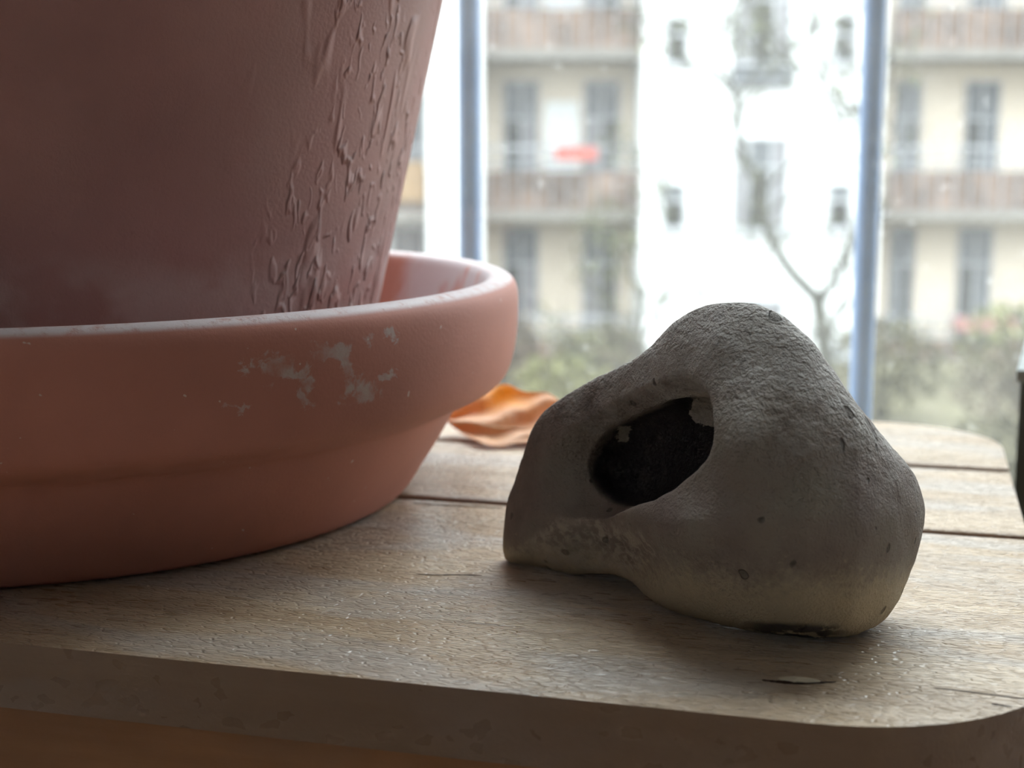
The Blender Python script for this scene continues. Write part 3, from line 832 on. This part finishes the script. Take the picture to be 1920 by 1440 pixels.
for dz in (-3.07, 0.0, 3.07, 6.14, 9.21, 12.28):
    window(4.18, 5.20, max(-1.45+dz, GZ+0.1), 0.30+dz, 28.0, (0, 0.27, 0.70, 1), 0.68, [M_CURT, M_DARK, M_CURT], [M_CURT, M_GREYP, M_CURT])
    for xc, w in ((3.07, 0.42), (6.20, 0.44)):
        window(xc-w/2, xc+w/2, max(-1.42+dz, GZ+0.1), -0.56+dz, 28.0, (0, 1), 0.62, [M_DARK], M_GREYP if dz != 3.07 else M_DARK)
boxes('window_balustrade', [(4.12, 5.26, 27.86, 27.98, 1.22, 1.60)], M_GREYP, B, bo)

def balcony(x0, x1, zf, planters):
    boxes('balcony_slab', [(x0, x1, 28.5, 30.0, zf-0.2, zf)], M_SLAB, B, bo)
    boxes('balcony_parapet', [(x0+0.02, x1-0.02, 28.55, 28.62, zf, zf+0.72)], M_PARA, B, bo)
    boxes('balcony_rail', [(x0, x1, 28.52, 28.60, zf+1.16, zf+1.22), (x0, x1, 28.53, 28.59, zf+0.98, zf+1.01), (x0, x1, 28.53, 28.59, zf+0.80, zf+0.84)], M_RAIL, B, bo)
    st_ = boxes('balusters', [(x, x+0.03, 28.50, 28.54, zf+0.04, zf+1.16) for x in np.arange(x0+0.1, x1-0.05, 0.30)], M_RAIL, B, bo)
    st_['kind'] = 'stuff'
balcony(-0.55, 2.46, -4.36, 0); balcony(7.22, 12.6, -4.36, 0)            # ground floor terraces
for zf in (-4.0+0.0, -1.08, 1.97, 5.02, 8.07, 11.12):
    if zf > -3.9:
        balcony(-0.55, 2.46, zf, 0); balcony(7.22, 12.6, zf, 0); balcony(-6.0, -1.62, zf, 0)
    for x0, x1, ms in ((-0.17, 0.54, [M_DARK, M_CURT]), (1.44, 2.16, [M_CURT, M_DARK]), (7.72, 8.22, [M_GREYP, M_DARK]), (9.10, 9.80, [M_DARK, M_GREYP]), (10.7, 11.4, [M_GREYP, M_DARK]), (-2.45, -1.78, [M_GREYP, M_GREYP])):
        window(x0, x1, zf+0.02, zf+2.5, 30.0, (0, 0.5, 1), 0.70, ms, M_GREYP, False)
    if zf > -2: boxes('lit_wall_panel', [(0.66, 1.34, 29.96, 30.0, zf+0.2, zf+2.1)], M_WHITE, B, bo)  # bright daylight on the wall between the doors, painted as a white panel
boxes('awning', [(-2.9, -1.66, 28.40, 28.48, -0.92, -0.16)], M_TAN, B, bo)
M_RED = plain('red_flower_box', (0.245, 0.051, 0.037), 0.6, 0.3, 0.1, 4)
M_PINK = plain('pink_flower_box', (0.231, 0.102, 0.095), 0.6, 0.3, 0.1, 4)
def flower_box(x0, x1, z0, z1, y, mat, label):
    fb = tag(empty('flower_box', ((x0+x1)/2, y, z0)), label, 'flower box')
    o3 = fb.location
    boxes('trough', [(x0, x1, y-0.12, y-0.10, z0, z1), (x0, x1, y+0.06, y+0.08, z0, z1), (x0, x0+0.02, y-0.10, y+0.06, z0, z1), (x1-0.02, x1, y-0.10, y+0.06, z0, z1),
                     (x0+0.02, x1-0.02, y-0.10, y+0.06, z0, z0+0.02)], mat, fb, o3)
    boxes('soil', [(x0+0.02, x1-0.02, y-0.10, y+0.06, z0+0.02, z1-0.04)], M_SOIL, fb, o3)
flower_box(0.82, 1.62, -0.13, 0.11, 28.40, M_RED, 'red flower box hanging on an upper balcony rail of the house')
flower_box(8.6, 9.8, -3.42, -3.16, 28.40, M_PINK, 'pink flower box hanging on the ground floor terrace rail')

# trees --------------------------------------------------------------
M_BARK = plain('grey_green_bark', (0.045, 0.043, 0.033), 0.9, 0.1, 0.2, 6)
M_BUD = plain('young_yellow_green_leaves', (0.116, 0.122, 0.061), 0.8, 0.2, 0.2, 3)
def grow(rng, p, d, length, r, depth, VV, FF, tips):
    pts = [Vector(p)]; rad = [r]; n = 5
    for k in range(n):
        d = (d + Vector((rng.uniform(-1, 1), rng.uniform(-1, 1), rng.uniform(-0.6, 0.9)))*0.20).normalized()
        pts.append(pts[-1]+d*length/n); rad.append(r*(1-0.45*(k+1)/n))
    tube_into(VV[0 if depth > 2 else 1], FF[0 if depth > 2 else 1], pts, rad, 6 if depth > 2 else 4)
    if depth <= 1: tips.extend(pts[2:])
    if depth > 0:
        for k in range(3 if depth > 1 else 2):
            i = rng.choice((2, 3, 4, 5, 5))
            nd = (d + Vector((rng.uniform(-1, 1), rng.uniform(-1, 1), rng.uniform(-0.4, 0.9)))*0.85).normalized()
            grow(rng, pts[i], nd, length*rng.uniform(0.55, 0.75), max(0.009, rad[i]*0.66), depth-1, VV, FF, tips)
def tree(base, limbs, label, seed, nleaf=700, depth=3):
    rng = random.Random(seed)
    t = tag(empty('courtyard_tree', base), label, 'tree')
    VV = ([], []); FF = ([], []); tips = []
    b0 = Vector(base)
    for pts, r0, r1 in limbs:
        P = catmull([np.array(p)-np.array(base) for p in pts], 5, False)
        rad = [1.35*(r0+(r1-r0)*k/(len(P)-1)) for k in range(len(P))]
        tube_into(VV[0], FF[0], [Vector(p) for p in P], rad, 9)
        for k in range(len(P)//3, len(P), 3):
            d = Vector((rng.uniform(-1, 1), rng.uniform(-0.7, 0.7), rng.uniform(0.1, 1))).normalized()
            grow(rng, Vector(P[k]), d, rng.uniform(0.6, 1.1), max(0.006, rad[k]*0.45), depth-1, VV, FF, tips)
    link('trunk', mesh_from('trunk', VV[0], FF[0], True), M_BARK, t)
    o = link('twigs', mesh_from('twigs', VV[1], FF[1], True), M_BARK, t); o['kind'] = 'stuff'
    V = []; Fc = []
    for k in range(nleaf):
        p = Vector(rng.choice(tips))+Vector([rng.uniform(-0.12, 0.12) for _ in range(3)])
        a = Vector([rng.uniform(-1, 1) for _ in range(3)]).normalized(); b_ = a.cross(Vector((0.3, 0.5, 0.8))).normalized()
        sz = rng.uniform(0.02, 0.045); i = len(V)
        V += [p-a*sz, p+b_*sz*0.6, p+a*sz, p-b_*sz*0.6]; Fc.append((i, i+1, i+2, i+3))
    o = link('leaves', mesh_from('leaves', V, Fc), M_BUD, t); o['kind'] = 'stuff'
tree((3.12, 14.0, GZ), [
    ([(3.12, 14, GZ), (3.10, 14, -3.0), (3.04, 14, -2.0), (2.93, 14, -1.32)], 0.065, 0.052),
    ([(2.93, 14, -1.32), (2.63, 13.95, -1.02), (2.42, 13.9, -0.66), (2.33, 13.9, -0.30), (2.15, 13.9, 0.10), (2.08, 13.8, 0.50), (1.98, 13.8, 0.72), (1.56, 13.7, 0.90)], 0.042, 0.012),
    ([(2.93, 14, -1.32), (3.16, 14.05, -1.02), (3.35, 14.1, -0.5), (3.42, 14.1, 0.1), (3.25, 14.1, 0.45), (2.95, 14.1, 0.75), (2.8, 14.0, 1.4)], 0.030, 0.010),
    ([(2.08, 13.8, 0.50), (2.25, 13.8, 0.85), (2.35, 13.8, 1.4)], 0.016, 0.008)],
    'bare forked tree with a greenish trunk in front of the white bay', 4, 900)
tree((1.35, 17.0, GZ), [
    ([(1.35, 17, GZ), (1.40, 17, -3.0), (1.48, 17, -2.2), (1.55, 17, -1.5)], 0.04, 0.02),
    ([(1.48, 17, -2.2), (1.75, 17, -1.7), (2.0, 17, -1.1), (2.1, 17, -0.7)], 0.02, 0.008),
    ([(1.42, 17, -2.8), (1.9, 17, -2.3), (2.4, 17, -1.7)], 0.02, 0.008)],
    'slender young tree with thin budding twigs near the yellow green lawn shrub', 9, 1200)

def shrub(loc, w, h, mat, label, seed, n=900):
    rng = random.Random(seed)
    t = tag(empty('shrub', loc), label, 'shrub', 'shrubs in the courtyard')
    V = []; Fc = []; VS = []; FS = []
    for k in range(9):
        a = rng.uniform(0, 6.28); r = rng.uniform(0.2, 0.8)*w*0.5
        tube_into(VS, FS, [Vector((0.05*math.cos(a), 0.05*math.sin(a), 0)), Vector((r*0.6*math.cos(a), r*0.6*math.sin(a), h*0.5)), Vector((r*math.cos(a), r*math.sin(a), h*rng.uniform(0.7, 0.95)))], [0.02, 0.014, 0.006], 5)
    for k in range(n):
        while True:
            q = Vector((rng.uniform(-1, 1), rng.uniform(-1, 1), rng.uniform(-1, 1)))
            if 0.25 < q.length < 1+0.15*mnoise.noise(q*3): break
        p = Vector((q.x*w/2, q.y*w/2, h*0.55+q.z*h*0.45))
        a = Vector([rng.uniform(-1, 1) for _ in range(3)]).normalized(); b_ = a.cross(Vector((0.3, 0.5, 0.8))).normalized()
        sz = rng.uniform(0.05, 0.10); i = len(V)
        V += [p-a*sz, p+b_*sz*0.55, p+a*sz, p-b_*sz*0.55]; Fc.append((i, i+1, i+2, i+3))
    link('stems', mesh_from('stems', VS, FS, True), M_BARK, t)
    o = link('foliage', mesh_from('foliage', V, Fc), mat, t); o['kind'] = 'stuff'
M_YEL = plain('yellow_green_foliage', (0.136, 0.136, 0.054), 0.8, 0.2, 0.2, 2)
M_OLI = plain('olive_foliage', (0.092, 0.082, 0.044), 0.8, 0.2, 0.25, 2)
M_BRN = plain('brownish_winter_foliage', (0.105, 0.083, 0.054), 0.8, 0.2, 0.25, 2)
shrub((0.75, 21, GZ), 1.5, 1.2, M_YEL, 'bright yellow green shrub standing out on the open lawn', 1)
shrub((1.6, 25, GZ), 1.8, 1.1, M_OLI, 'olive shrub at the foot of the white bay behind the slender young tree', 2)
shrub((-0.2, 25.5, GZ), 1.4, 1.3, M_BRN, 'brownish shrub under the balcony with the red flower box', 3)
shrub((5.6, 22, GZ), 2.0, 1.6, M_OLI, 'taller olive shrub before the bay corner with the drainpipe', 4)
shrub((7.2, 20, GZ), 2.2, 1.5, M_BRN, 'brown leafed shrub on the lawn behind the low olive shrub', 5)
shrub((6.0, 17, GZ), 1.8, 1.0, M_OLI, 'low olive shrub on the lawn closest to the window railing', 6)
shrub((8.6, 25, GZ), 2.0, 1.5, M_YEL, 'yellow green shrub in front of the pink flower box', 7)
